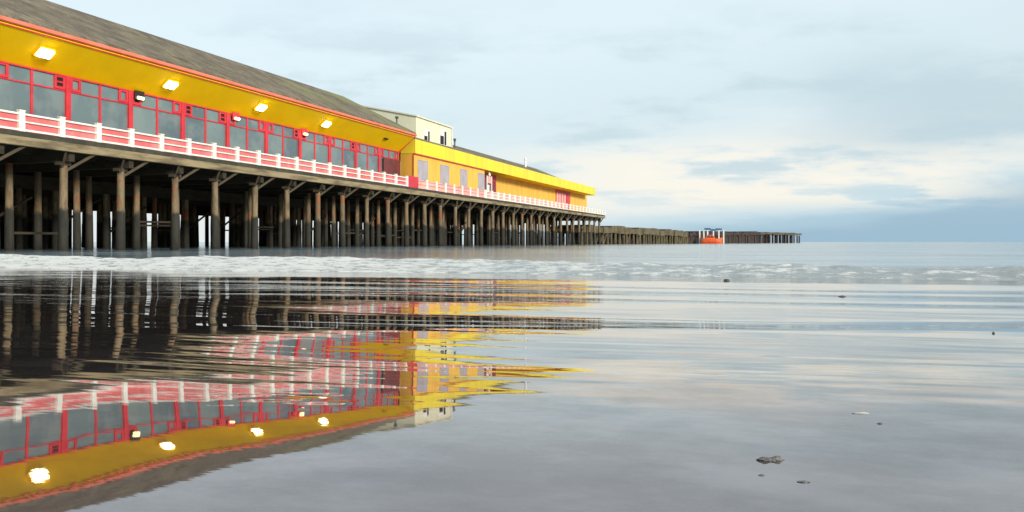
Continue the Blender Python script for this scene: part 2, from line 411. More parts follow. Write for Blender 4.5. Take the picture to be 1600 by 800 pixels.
# the low stringers that tie the rear rows together
low = MB()
for r in (3, 5, 7, 9, 11):
    low.box((S0 + 1, L + 1.0 + r * 3.6 - .45, 4.2), (S1 - 2, L + 1.0 + r * 3.6 - .2, DZ - 1.29))
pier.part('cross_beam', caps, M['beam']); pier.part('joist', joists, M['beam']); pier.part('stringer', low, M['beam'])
rear = MB(); n_ind = 0
for r in range(12):
    for ci, s in enumerate(cols):
        t = L + 1.0 + r * 3.6 + random.uniform(-.25, .25) * (r > 0)
        ss = s + random.uniform(-.18, .18) + (random.uniform(-.6, .6) if r > 0 else 0)
        rb = random.uniform(.255, .30) * (1.0 if r == 0 else .9)
        lean = random.uniform(-.07, .07)
        zs = [(-.5, rb * 1.06), (.8, rb * 1.0), (1.7, rb * .98), (2.45, rb * .95), (2.6, rb * .84), (4.0, rb * .80), (DZ - 1.27, rb * .80)]
        rings = [(ss + lean * (z / 5), t, z, q * random.uniform(.96, 1.05)) for z, q in zs]
        if r < 3 and n_ind < 100:
            m = MB().tube(rings, 12); pier.part('pile', m, M['pile'], smooth=True); n_ind += 1
        else:
            rear.tube(rings, 9)
            if r >= 5 and random.random() < .5:
                q = ss + 2.2 + random.uniform(-.7, .7); rq = random.uniform(.20, .29)
                rear.tube([(q, t + .8, -.5, rq), (q + random.uniform(-.12, .12), t + .8, DZ - 1.0, rq * .85)], 8)
        if r == 0:                                                # knee braces at the head of each front pile
            zb = DZ - 2.15
            br = MB()
            te = L + .14 if s < SJ else L + .48
            br.bar((ss + .16, t - .1, DZ - 1.75), (ss + 1.5, te, DZ - .70), .15, .16)
            br.bar((ss - .12, t - .05, DZ - 1.6), (ss - .55, te + .05, DZ - .74), .13, .14)
            br.box((ss - .36, t - .24, DZ - 1.48), (ss + .36, t + .24, DZ - 1.285))
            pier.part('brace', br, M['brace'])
        elif r < 6 and random.random() < .3:
            z1 = random.uniform(1.0, 2.0)
            knees.bar((ss + .2, t, z1), (ss + 4.2, t, z1 + random.choice((0, .05, 2.2))), .12, .14)
for k in range(18):
    ss, t, rb = random.uniform(S0 + 6, S1 - 40), L + random.uniform(13, 39), random.uniform(.24, .34)
    rear.tube([(ss, t, -.5, rb), (ss + random.uniform(-.1, .1), t, DZ - 1.0, rb * .9)], 8)
o = pier.part('pile', rear, M['pile'], smooth=True); o['kind'] = 'stuff'
o = pier.part('tie_beam', knees, M['beam']); o['kind'] = 'stuff'

# ------------------------------------------------------------------ railings
def railing(sa, sb, t, label, panel_mat, panel_to, step=2.6, rail_mat=None, pw=.168):
    rail_mat = rail_mat or M['white']
    th = Thing('railing', sa, t, DZ, label, 'railing', 'railings along the pier edge')
    n = max(1, round((sb - sa) / step)); st = (sb - sa) / n
    th.part('top_rail', MB().box((sa, t - .05, DZ + .90), (sb, t + .06, DZ + 1.0)), rail_mat)
    th.part('middle_rail', MB().box((sa, t - .045, DZ + .50), (sb, t + .045, DZ + .58)), rail_mat)
    th.part('bottom_rail', MB().box((sa, t - .05, DZ + .04), (sb, t + .06, DZ + .15)), rail_mat)
    for i in range(n + 1):
        s = sa + i * st
        wd = random.uniform(pw - .012, pw + .012)
        p = MB().box((s - wd, t - .12, DZ + .002), (s + wd, t + .10, DZ + 1.09)).box((s - wd - .025, t - .14, DZ + 1.091), (s + wd + .025, t + .12, DZ + 1.15))
        th.part('post', p, M['white'], bevel=.015)
        if i < n and s < panel_to:
            th.part('infill_panel', MB().box((s + .2, t + .065, DZ + .13), (s + st - .2, t + .095, DZ + .92)), panel_mat)
    return th
R1 = s_at(637, L)
railing(R1 - 2.6 * 25, R1, L + .12, 'white railing with red infill boards in front of the red-framed windows', M['panel'], 999, 2.6)
R2 = s_at(651, L + .45)
railing(R2, s_at(757, L + .45), L + .46, 'railing with pale pink boards below the four lilac-grey shutters', M['pink'], 999, 2.6, M['pink'])
R3 = s_at(757, L + .45) + .4
railing(R3, S1 - .2, L + .46, 'white open railing in front of the set-back amber wall out to the deck end', M['pink'], R3 + 34, 2.5, None, .26)
gt = Thing('barrier', R1 + 1.3, L + .2, DZ, 'plain red board closing the gap at the corner of the amber building', 'barrier')
gt.part('board', MB().box((R1 + .22, L + .12, DZ + .002), (R2 - .25, L + .26, DZ + 1.22)), M['red'], bevel=.01)

# ------------------------------------------------------------------ first hall: red glazing, yellow cove, brown roof
TW, TE = L + 2.0, L + .12
ZE, ZS = z_at(300, 33 + .2805 * 300 - 3, L + .12), z_at(300, 93 + .2295 * 300, TW)
B1, B0 = s_at(624, TW), 17.0
TR, ZR = L + 9.1, 16.1 + CZ
hall = Thing('amusement_hall', 50, TW, DZ, 'long hall with red-framed glazing under a sloping yellow cove and brown shingle roof', 'building')
TB = 2 * TR - TE
hall.part('roof', MB().prism([(TE - .04, ZE + .03), (TR, ZR), (TB, ZE + .03), (TB, ZE + .33), (TR, ZR + .32), (TE - .04, ZE + .33)][:6], B0, B1 + .15), M['roof'])
hall.part('cove', MB().prism([(TE, ZE - .16), (TW + .1, ZS - .06), (TW + .1, ZS + .2), (TE + .12, ZE + .02)], B0, B1), M['yellow'])
hall.part('gutter', MB().prism([(TE - .16, ZE - .03), (TE - .003, ZE - .07), (TE - .003, ZE + .12), (TE - .045, ZE + .21), (TE - .16, ZE + .14)], B0, B1 + .16), M['coral'], bevel=.02)
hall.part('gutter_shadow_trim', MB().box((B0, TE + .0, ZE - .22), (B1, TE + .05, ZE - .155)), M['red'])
hall.part('wall', MB().box((B0, TW + .35, DZ), (B1, TW + .55, ZS + 1.5)).prism([(TW + .56, DZ), (TB - 1, DZ), (TB - 1, ZE + .3), (TR, ZR - .15), (TW + .56, ZE - .1)], B1 - .3, B1 - .05)
          .prism([(TW + .56, DZ), (TB - 1, DZ), (TB - 1, ZE + .3), (TR, ZR - .15), (TW + .56, ZE - .1)], B0 + .05, B0 + .3).box((B0, TB - 1.2, DZ), (B1, TB - 1.01, ZE + .2)), M['dark'])
hall.part('cove_end_trim', MB().bar((B1 + .02, TE - .02, ZE - .1), (B1 + .02, TW + .05, ZS - .08), .1, .12), M['red'])
hall.part('head_trim', MB().box((B0, TW - .10, ZS - .16), (B1, TW + .02, ZS - .075)), M['red'])
hall.part('riser', MB().box((B0, TW - .02, DZ + .002), (B1, TW + .12, DZ + .85)), M['red'])
hall.part('flashing', MB().bar((s_at(268, L + 2.4), L + 2.5, ZE + 1.6), (s_at(325, L + .6), L + .45, ZE + .55), .07, .06), M['timber'])
pitch = (s_at(592, TW) - s_at(105, TW)) / 8
bays = [s_at(105, TW) + pitch * k for k in range(-4, 9)]
bays = [b for b in bays if b > B0 + .2] + [B1 - .12]
vents = {}
for k, (a, b) in enumerate(zip(bays[:-1], bays[1:])):
    ztr = ZS - .98; z0 = DZ + .85; z1 = ZS - .16; mid = (a + b) / 2
    fr = MB()
    fr.box((a - .17, TW - .14, z0 - .85), (a + .17, TW + .14, z1 + .05))           # heavy post
    if b - a > 2: fr.box((mid - .075, TW - .06, z0), (mid + .075, TW + .09, z1))
    fr.box((a + .171, TW - .04, ztr - .05), (b - .171, TW + .07, ztr + .04))
    sq = .78
    hop = ((a + .18, a + .18 + sq), (b - .18 - sq, b - .18))
    for (u, v) in hop:
        zt, zb = z1 - .01, ztr + .041
        fr.box((u, TW - .09, zb), (u + .16, TW + .05, zt)).box((v - .16, TW - .09, zb), (v, TW + .05, zt))
        fr.box((u + .161, TW - .085, zb), (v - .161, TW + .045, zb + .16)).box((u + .161, TW - .085, zt - .10), (v - .161, TW + .045, zt))
    win = hall.part('window', fr, M['red'], bevel=.012)
    for u0, u1 in ((a + .17, mid - .001), (mid + .001, b - .17)):
        hall.part('pane', MB().box((u0, TW + .02, z0 - .01), (u1, TW + .05, ztr)), M['glass'], parent=win)
        hall.part('pane', MB().box((u0, TW + .02, ztr + .002), (u1, TW + .05, z1)), M['glass'], parent=win)
    for hi, (u, v) in enumerate(hop):                     # some of the little top lights are dark extractor vents
        px = None
        if (k, hi) in ((3, 1), (5, 0), (6, 1), (6, 0), (8, 1), (9, 0), (10, 1)):
            g = MB().box((u + .15, TW - .02, ztr + .19), (v - .15, TW + .018, z1 - .1))
            hall.part('vent', g, M['dark'], parent=win)
            hall.part('louvre', MB().box((u + .15, TW - .06, (ztr + z1) / 2 + .0), (v - .15, TW - .021, (ztr + z1) / 2 + .09)), M['red'], parent=win)
# dark glazed end bay by the amber corner
e0, e1 = s_at(597, TW), B1 - .15
hall.part('end_screen', MB().box((e0, TW - .2, DZ + .86), (e1, TW - .145, ZS - 1.05)), surf('dark_red_screen', (.16, .03, .025), (.10, .02, .02), .6, .4), )
# under-cove floodlights
COVE_D = Vector((0, TW - TE, ZS - ZE + .1)).normalized()
def cove_point(s, k):
    return (s, TE + (TW - TE) * k, ZE - .16 + (ZS - .06 - ZE + .16) * k)
words = ['nearest the left frame edge, largest', 'second from the left, above the long window run', 'third from the left, midway along the cove', 'fourth and smallest of those lit']
spots = [(69, 'square floodlight shining white on the yellow cove, leftmost and largest in view'),
         (266, 'square floodlight shining white on the yellow cove, second from the left'),
         (407, 'square floodlight shining white on the yellow cove, third from the left'),
         (509, 'square floodlight shining white on the yellow cove, smallest and rightmost of those lit'),
         (603, 'dark unlit slim floodlight on the yellow cove beside the amber corner')]
a_c = math.atan2((ZS - .06) - (ZE - .16), TW - TE)
for i, (px, lab) in enumerate(spots):
    k = .47
    tt = TE + (TW - TE) * k
    s, t, z = cove_point(s_at(px, tt), k)
    e = bpy.data.objects.new('floodlight', None); COL.objects.link(e)
    e.location = w(s, t, z); e.rotation_euler = Matrix.Rotation(ROT, 3, 'Z').to_euler()
    e.rotation_euler = (Matrix.Rotation(ROT, 3, 'Z') @ Matrix.Rotation(a_c, 3, 'X')).to_euler()
    tag(e, lab, 'floodlight', 'floodlights along the yellow cove')
    hl, hw = (.52, .36) if px != 603 else (.42, .07)
    fr = MB().box((-hl, -hw, -.09), (hl, -hw + .05, -.004)).box((-hl, hw - .05, -.09), (hl, hw, -.004)).box((-hl, -hw + .051, -.09), (-hl + .05, hw - .051, -.004)).box((hl - .05, -hw + .051, -.09), (hl, hw - .051, -.004))
    fr.box((-hl, -hw, -.0035), (hl, hw, .02))
    fr.build('housing', M['yellow'] if px != 603 else M['dark'], e)
    MB().box((-hl + .051, -hw + .051, -.08 if px == 603 else -.24), (hl - .051, hw - .051, -.03) if px == 603 else (hl - .051, hw - .051, -.0)).build('lens', M['lamp'] if px != 603 else M['dark'], e, bevel=0 if px == 603 else .19)
# small warm lamps by the window heads
for px, py, lab in ((219, 154, 'warm lamp in a dark square box under the cove, left of the three'),
                (370, 186, 'small warm lamp at the window heads, middle of the three'),
                (477, 210, 'small warm lamp at the window heads, right of the three')):
    t = TW - .25; s = s_at(px, t); z = z_at(px, py, t)
    th = Thing('wall_lamp', s, t, z, lab, 'lamp', 'warm lamps at the window heads')
    th.part('housing', MB().box((s - .42, t + .02, z - .12), (s + .42, t + .11, z + .5)), M['dark'] if px == 219 else M['red'], bevel=.02)
    th.part('lens', MB().box((s - .3, t - .12, z - .08), (s + .3, t + .018, z + .12)), M['warm_lamp'], bevel=.05)
# short dark cowl on the verge
s, t = s_at(630, L + 2.0), L + 2.0
zr = ZE + .33 + (ZR - ZE) * (t - TE) / (TR - TE)
th = Thing('roof_cowl', B1 - .6, t, zr, 'short dark cowl pipe on the roof verge in front of the cream block', 'cowl')
s = B1 - .6
th.part('pipe', MB().tube([(s, t, zr - .2, .09), (s, t, zr + .55, .09)], 10), M['metal'], smooth=False)
th.part('cap', MB().tube([(s, t, zr + .551, .12), (s, t, zr + .75, .22), (s, t, zr + .82, .2)], 10), M['metal'])

# ------------------------------------------------------------------ second hall: amber walls, bright fascia
TA, TF, TBk = L + .75, L + .50, L + 2.9
C0 = s_at(646, TA); CM = s_at(757, TA); C1 = s_at(917, TBk); CF = s_at(930, TF)
ZF1, ZF0 = z_at(648, 217, TF), z_at(648, 239, TF)
amber = Thing('amber_hall', (C0 + CF) / 2, TA, DZ, 'flat-fronted amber building with a bright yellow fascia further out along the pier', 'building')
amber.part('wall', MB().box((C0 + .02, TA, DZ + .002), (CM, TA + .3, ZF0 + .3)).box((C0 + .02, TA + .301, DZ + .002), (C0 + .3, TW + .34, ZF0 + .3))
           .box((C0 + .04, TW + .6, DZ + .002), (C0 + .35, L + 18, ZF0 + .25)).box((CM - .3, TA + .301, DZ + .002), (CM, TBk, ZF0 + .3)).box((CM - .3, TBk + .001, DZ + .002), (C1, TBk + .3, ZF0 + .3))
           .box((C1 - .3, TBk + .301, DZ + .002), (C1, L + 18, ZF0 + .25)).box((C0 + .36, L + 17.7, DZ + .002), (C1 - .301, L + 18, ZF0 + .25)), M['amber'])
amber.part('fascia', MB().box((C0 - .02, TF, ZF0), (CF, TF + .2, ZF1)).box((C0 - .02, TF + .201, ZF0), (C0 + .2, TW + .3, ZF1)).box((CF - .2, TF + .201, ZF0), (CF, L + 19, ZF1)), M['fascia'], bevel=.015)
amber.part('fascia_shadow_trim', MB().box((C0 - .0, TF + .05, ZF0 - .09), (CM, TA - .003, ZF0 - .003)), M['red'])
amber.part('soffit', MB().box((CM + .002, TF + .203, ZF0 + .03), (CF - .203, TBk - .002, ZF0 + .12)).box((C1 + .002, TBk, ZF0 + .03), (CF - .203, L + 18.8, ZF0 + .12)), M['yellow'])
amber.part('corner_trim', MB().box((C0 - .03, TA - .03, DZ + .003), (C0 + .05, TA + .05, ZF0 - .1)), M['red'])
sr, er = C0 + 3.0, s_at(880, TF + .5)
TRA = L + 6.3; ZRA = z_at(780, 247, TRA); sr1 = s_at(838, TRA)
roof = MB(); k0 = [(sr, TF + .25, ZF1 - .06), (er, TF + .25, ZF1 - .06), (er, 2 * TRA - TF, ZF1 - .06), (sr, 2 * TRA - TF, ZF1 - .06), (sr, TRA, ZRA), (sr1, TRA, ZRA)]
roof.v = k0; roof.f = [(0, 1, 5, 4), (2, 3, 4, 5), (1, 2, 5), (3, 0, 4), (3, 2, 1, 0)]
amber.part('roof', roof, M['roof'])
amber.part('roof', MB().box((CF - 30, TF + .25, ZF1 - .14), (CF - .21, L + 18.9, ZF1 - .07)), M['slab'])
for a, b in ((653, 668), (688, 701), (719, 729.5), (747, 756.5)):
    sa, sb = s_at(a, TA), s_at(b, TA); z0, z1 = CZ + 6.9, CZ + 9.15
    f = MB().box((sa - .07, TA - .05, z0 - .07), (sa, TA + .05, z1 + .07)).box((sb, TA - .05, z0 - .07), (sb + .07, TA + .05, z1 + .07)).box((sa + .001, TA - .05, z1), (sb - .001, TA + .05, z1 + .07)).box((sa + .001, TA - .05, z0 - .07), (sb - .001, TA + .05, z0))
    wn = amber.part('window', f, M['shutter'])
    amber.part('shutter', MB().box((sa + .002, TA - .02, z0 + .002), ((sa + sb) / 2 - .015, TA + .04, z1 - .002)).box(((sa + sb) / 2 + .015, TA - .02, z0 + .002), (sb - .002, TA + .04, z1 - .002)), M['shutter'], parent=wn)
# deep red entrance at the step in the wall, and red and white doors further on
sa, sb = CM + .05, s_at(774.5, TBk)
en = amber.part('entrance', MB().box((sb - .35, TBk - .10, DZ + .004), (sb, TBk - .002, ZF0 + .02)).box((sa, TBk - .12, ZF0 - .95), (sb - .36, TBk - .003, ZF0 + .02)), M['red'])
amber.part('door', MB().box((sa, TBk - .06, DZ + .004), (sb - .36, TBk - .004, ZF0 - .96)), surf('deep_red_door', (.20, .05, .05), (.14, .04, .04)), parent=en)
sa, sb = s_at(868, TBk), s_at(890, TBk)
dr = amber.part('door', MB().box((sa, TBk - .12, DZ + .004), (sa + .35, TBk - .003, ZF0 - .45)).box((sb - 2.4, TBk - .12, DZ + .004), (sb, TBk - .003, ZF0 - .45)).box((sa, TBk - .13, ZF0 - .45), (sb, TBk - .003, ZF0 + .02)), M['red'])
nn = 4
for i in range(nn):
    u0 = sa + .5 + i * (sb - 2.6 - sa - .5) / nn; u1 = u0 + (sb - 2.6 - sa - .5) / nn - .55
    amber.part('panel', MB().box((u0, TBk - .08, DZ + .1), (u1, TBk - .003, ZF0 - .5)), M['pink'], parent=dr)
amber.part('door_backing', MB().box((sa + .351, TBk - .05, DZ + .004), (sb - 2.41, TBk - .0035, ZF0 - .46)), M['red'], parent=dr)

# cream rooftop block
K0, K1, TK = s_at(650, L + 3.4), s_at(706, L + 3.4), L + 3.4
ZK = z_at(650, 181.5, TK); TKR, TKB = L + 13.4, L + 23.4; ZKR = ZK + 2.15
cream = Thing('cream_block', (K0 + K1) / 2, TK, ZF1 - .1, 'cream gabled upper storey with two windows rising behind the brown roof', 'building')
cream.part('wall', MB().prism([(TK, ZF1 - .6), (TKB, ZF1 - .6), (TKB, ZK - .05), (TKR, ZKR - .05), (TK, ZK - .05)], K0, K1), M['cream'])
cream.part('roof', MB().prism([(TK - .18, ZK - .06), (TKR, ZKR - .04), (TKB + .18, ZK - .06), (TKB + .18, ZK + .10), (TKR, ZKR + .12), (TK - .18, ZK + .10)], K0 - .15, K1 + .15), M['cream'])
for a, b in ((661.5, 671.5), (686.5, 697.5)):
    sa, sb = s_at(a, TK), s_at(b, TK); z1 = z_at(a, 203, TK); z0 = z1 - 1.75; q = sa + (sb - sa) * .62
    f = MB().box((sa, TK - .07, z1), (sb, TK - .003, z1 + .1)).box((sa, TK - .09, z0 - .12), (sb, TK - .003, z0))
    for u in (sa, q - .06, sb - .12): f.box((u, TK - .07, z0 + .001), (u + .12, TK - .003, z1 - .001))
    f.box((sa + .121, TK - .065, z0 + 1.1), (q - .061, TK - .003, z0 + 1.2))
    wn = cream.part('window', f, M['white'])
    cream.part('pane', MB().box((sa + .121, TK - .03, z0 + .002), (q - .062, TK - .0035, z0 + 1.098)).box((q + .062, TK - .03, z0 + .002), (sb - .121, TK - .0035, z1 - .002)), M['dark'], parent=wn)
    cream.part('blind', MB().box((sa + .121, TK - .03, z0 + 1.202), (q - .062, TK - .0035, z1 - .002)), M['white'], parent=wn)
cream.part('downpipe', MB().tube([(K1 - .1, TK - .09, ZF1 - .3, .05), (K1 - .1, TK - .09, ZK - .1, .05)], 8), M['white'])
sp_s = K1 + 1.0
th = Thing('roof_horn', sp_s, TK, ZF1, 'dark cowl standing on the roof right beside the cream block', 'cowl')
th.part('pipe', MB().tube([(sp_s, TK, ZF1 + .2, .1), (sp_s, TK, ZF1 + 1.9, .1)], 8), M['metal'])
th.part('cap', MB().tube([(sp_s, TK, ZF1 + 1.905, .13), (sp_s, TK, ZF1 + 2.3, .22)], 8), M['metal'])
# white flue on the low roof
t = L + 4.3; s = s_at(821, t); zr = ZF1 - .06 + (ZRA - ZF1) * (t - TF) / (TRA - TF)
th = Thing('roof_flue', s, t, zr, 'white flue standing alone on the low roof above the amber hall', 'flue')
th.part('pipe', MB().tube([(s, t, zr - .15, .16), (s, t, zr + 1.2, .16)], 10), M['white'])
th.part('cap', MB().tube([(s, t, zr + 1.201, .24), (s, t, zr + 1.35, .24), (s, t, zr + 1.6, .08)], 10), M['white'])
# white ornate stand by the entrance
t = L + .95; s = s_at(764.5, t)
th = Thing('entrance_sign_stand', s, t, DZ, 'white framed stand with pink head panel beside the red entrance', 'sign stand')
zt = z_at(764, 275, t)
th.part('post', MB().box((s - 1.0, t - .06, DZ + .003), (s - .8, t + .06, zt)), M['white'])
th.part('post', MB().box((s + .8, t - .06, DZ + .003), (s + 1.0, t + .06, zt)), M['white'])
th.part('head_panel', MB().box((s - .799, t - .05, zt - 1.0), (s + .799, t + .05, zt - .1)), M['pink'])
th.part('lower_panel', MB().box((s - .799, t - .04, DZ + .35), (s - .05, t + .04, zt - 1.25)), M['white'])
th.part('finial', MB().tube([(s, t, zt - .09, .12), (s, t, zt + .15, .22), (s, t, zt + .4, .14), (s, t, zt + .55, .02)], 10), M['white'])

# ------------------------------------------------------------------ far jetty
JA, JB = Vector((24, 205, 0)), Vector((142.5, 418, 0))
jd = (JB - JA).normalized(); jl = (JB - JA).length; ja = math.atan2(jd.y, jd.x)
je = bpy.data.objects.new('jetty', None); COL.objects.link(je); je.location = JA; je.rotation_euler = (0, 0, ja)
tag(je, 'long low timber jetty running out to sea beyond the wide pier deck', 'jetty')
def jx(px):                       # distance along the jetty seen at column px
    k = (px - 800) / F
    return (k * JA.y - JA.x) / (jd.x - k * jd.y)
def jz(px, py): return CZ + (HOR - py) * (JA.y + jd.y * jx(px)) / F
x1, x2, x3 = jx(1056), jx(1172), jx(1240)
za, zb, zc, zd = jz(955, 354.6), jz(1056, 361.8), jz(1172, 363), jz(1240, 365)
def jprism(m, xa, xb, y0, y1, zta, ztb, da, db):
    k = len(m.v)
    m.v += [(xa, y0, zta - da), (xb, y0, ztb - db), (xb, y1, ztb - db), (xa, y1, zta - da), (xa, y0, zta), (xb, y0, ztb), (xb, y1, ztb), (xa, y1, zta)]
    m.f += [tuple(k + i for i in q) for q in ((3, 2, 1, 0), (4, 5, 6, 7), (0, 1, 5, 4), (1, 2, 6, 5), (2, 3, 7, 6), (3, 0, 4, 7))]
    return m
random.seed(31)
def ragged(xa, xb, ya, yb, zta, ztb, dep, jag, step):
    m = MB(); x = xa
    while x < xb - .05:
        q = min(x + random.uniform(.6, 1.4) * step, xb); f0, f1 = (x - xa) / (xb - xa), (q - xa) / (xb - xa); e = random.uniform(-jag, jag)
        jprism(m, x, q - .03, ya + random.uniform(0, .2), yb, zta + (ztb - zta) * f0 + e, zta + (ztb - zta) * f1 + e, dep + e + random.uniform(-.2, .3), dep + e); x = q
    return m
ragged(-25, x1, -4, 4, za, zb, 1.5, .34, 3.2).build('deck', M['jetty'], je)
ragged(x1 + .01, x2, -4.4, 4.4, zb - .1, zc + .1, 1.2, .3, 4).build('deck', M['jetty_dark'], je)
ragged(x2 + .01, x3, -4, 4, zc, zd, .75, .3, 4).build('deck', M['jetty'], je)
jprism(MB(), x3 + .01, x3 + 3, -3, 3, zd - .1, zd - .15, .5, .5).build('landing', M['jetty'], je)
bd = MB(); x = x1
while x < x2:
    ww = random.uniform(1.2, 2.6); ht = random.uniform(.0, .35)
    bd.box((x, -4.2 + random.uniform(0, .5), -.4), (min(x + ww - .05, x2), -3.2, float(np.interp(x, [x1, x2], [zb, zc])) - 1.0)); x += ww
bd.build('boarding', M['jetty_dark'], je)
x = -24.0; cnt = 0; rest = MB(); pl = []
while x < x1 + 2: pl.append(x); x += random.uniform(1.5, 3.0)
x = x2 - 6
while x < x3 + 1: pl.append(x); x += random.uniform(4.6, 8.5)
for x in pl:
    zz = np.interp(x, [-25, x1, x2, x3], [za, zb, zc, zd]) - 1.0
    for y in (-3.4, 0, 3.4):
        m = MB() if y < 0 else rest
        r = random.uniform(.30, .42)
        xx = x + random.uniform(-.5, .5) if y >= 0 else x
        m.tube([(xx, y, -.5, r), (xx + random.uniform(-.1, .1), y, zz, r * .9)], 8)
        if y < 0:
            if x < x1 and random.random() < .45: m.bar((xx + .3, y, zz - 3.2), (xx + 2.6, y, zz - .3), .3, .3)
            m.build('pile', M['jetty'] if x < x1 else M['jetty_dark'], je)
o = rest.build('pile', M['jetty_dark'], je); o['kind'] = 'stuff'
# a wooden hut-like stack on the boarded part
# ------------------------------------------------------------------ lifeboat and mooring posts
Yj = (JA + jd * jx(1112)).y
k = (1111.5 - 800) / F; Yb = Yj - 34; bp = Vector((k * Yb, Yb, 0))
be = bpy.data.objects.new('lifeboat', None); COL.objects.link(be); be.location = bp; be.rotation_euler = (0, 0, math.radians(-6)); be.scale = (.86, .86, .80)
tag(be, 'small orange boat moored among white posts beside the far jetty', 'boat')
st_ = [(-3.5, 1.05, 1.75), (-2.6, 1.3, 1.85), (-.5, 1.45, 1.7), (1.5, 1.3, 1.75), (2.9, .75, 2.0), (3.75, .08, 2.35)]
hb = MB()
for (x, hw, zt) in st_:
    hb.v += [(x, -hw, zt), (x, -hw * .92, .75), (x, -hw * .55, -.15), (x, hw * .55, -.15), (x, hw * .92, .75), (x, hw, zt)]
for i in range(len(st_) - 1):
    for j in range(6):
        hb.f.append((i * 6 + j, i * 6 + (j + 1) % 6, (i + 1) * 6 + (j + 1) % 6, (i + 1) * 6 + j))
hb.f += [tuple(range(6)), tuple(range(35, 29, -1))]
hb.build('hull', M['orange'], be, bevel=.03)
cb = MB(); 
cb.v = [(-2.0, -.95, 1.62), (1.4, -.85, 1.62), (1.4, .85, 1.62), (-2.0, .95, 1.62), (-1.7, -.8, 3.0), (.7, -.7, 3.0), (.7, .7, 3.0), (-1.7, .8, 3.0)]
cb.f = [(3, 2, 1, 0), (4, 5, 6, 7), (0, 1, 5, 4), (1, 2, 6, 5), (2, 3, 7, 6), (3, 0, 4, 7)]
cab = cb.build('cabin', M['orange'], be, bevel=.08)
MB().box((-1.5, -.97, 2.3), (-.6, -.80, 2.75)).box((-.3, -.95, 2.3), (.6, -.76, 2.75)).build('window', M['dark'], cab)
MB().box((-1.2, -.5, 3.02), (.2, .5, 3.4)).build('wheelhouse_roof', M['navy'], be, bevel=.05)
MB().tube([(-.6, 0, 3.41, .06), (-.6, 0, 4.6, .04)], 6).build('mast', M['navy'], be)
posts = [(1093, 359, 'far left'), (1099.5, 360, 'second'), (1105.5, 358.5, 'third'), (1114.5, 360, 'fourth'), (1123, 359, 'fifth'), (1130.5, 359, 'right end')]
plab = ['white mooring post at the far left of its row, clear of the orange boat', 'white mooring post just left of the orange boat, next to the end one',
        'white mooring post behind the stern half of the orange boat, with blue cap', 'white mooring post behind the middle of the orange boat, with blue cap',
        'white mooring post behind the bow of the orange boat, with blue cap', 'white mooring post at the right end of its row, beyond the orange boat']
for (px, py, q), lab in zip(posts, plab):
    Yp = bp.y + 2.6; x = (px - 800) / F * Yp; zt = CZ + (HOR - py - .6) * Yp / F
    e = bpy.data.objects.new('mooring_post', None); COL.objects.link(e); e.location = (x, Yp, 0); tag(e, lab, 'mooring post', 'mooring posts around the orange boat')
    MB().tube([(0, 0, -.4, .25), (0, 0, zt, .22)], 9).build('shaft', M['white'], e)
    if q in ('third', 'fourth', 'fifth'):
        MB().box((-.9, -.35, zt + .004), (.9, .35, zt + .55)).build('cap', M['navy'], e, bevel=.05)

# ------------------------------------------------------------------ small things on the shore
def ground(px, py):
    k = (px - 800) / F; Y = np.linspace(.6, 13, 4000)
    z = sand_height(k * Y, Y); yy = HOR + F * (CZ - z) / Y
    i = int(np.argmin(np.abs(yy - py))); return k * Y[i], Y[i], float(z[i])
def lump_obj(name, px, py, wid, ht, dep, mat, label, cat, group=None, seed=0, bumps=1):
    X, Y, z = ground(px, py); sc = Y / F
    bm = bmesh.new(); bmesh.ops.create_icosphere(bm, subdivisions=4, radius=1)
    co = np.array([v.co[:] for v in bm.verts])
    nn = fbm(co[:, 0] * 1.7 + seed, co[:, 1] * 1.7 + co[:, 2] * 2.1, 4, seed)
    for v, q in zip(bm.verts, nn):
        v.co *= 1 + .55 * q
        if bumps == 2: v.co.z *= .45 + .75 * abs(math.sin(v.co.x * 2.1 + .3))
        v.co = Vector((v.co.x * wid * sc / 2, v.co.y * dep * wid * sc / 2, v.co.z * ht * sc))
    me = bpy.data.meshes.new(name); bm.to_mesh(me); bm.free(); me.materials.append(mat)
    me.polygons.foreach_set('use_smooth', [True] * len(me.polygons))
    o = bpy.data.objects.new(name, me); COL.objects.link(o); o.location = (X, Y, z); tag(o, label, cat, group)
    return o
lump_obj('pebble', 1135, 439, 10, 3, .8, M['stone'], 'dark stone standing in the shallows just short of the breaking wave', 'stone', 'dark stones in the shallows', 3)
lump_obj('pebble', 1316, 464, 12, 2.4, .8, M['stone'], 'low dark stone in the shallows right of the one by the wave', 'stone', 'dark stones in the shallows', 9)
lump_obj('pebble', 1552, 521, 4, 2.5, .8, M['stone'], 'tiny dark pebble in the shallows near the right edge', 'stone', 'dark stones in the shallows', 15)
lump_obj('sand_lump', 1206, 719, 38, 5.5, .45, M['lump'], 'two-humped dark lump of sand, biggest on the bare wet foreground', 'sand lump', 'lumps on the wet foreground sand', 22, 2)
lump_obj('sand_lump', 1256, 753, 17, 2.0, .5, M['lump'], 'flat dark lump of sand lowest in the foreground', 'sand lump', 'lumps on the wet foreground sand', 27)
lump_obj('sand_lump', 1190, 743, 9, 1.6, .6, M['lump'], 'small low crumb of sand below the two-humped lump', 'sand lump', 'lumps on the wet foreground sand', 33)
lump_obj('sand_lump', 1375, 662, 8, 1.8, .6, M['lump'], 'small dark crumb of sand just right of the pale shell', 'sand lump', 'lumps on the wet foreground sand', 39)
lump_obj('shell', 1345, 646, 24, 2, .25, M['shell'], 'thin pale razor shell lying on the wet sand', 'shell', None, 44)
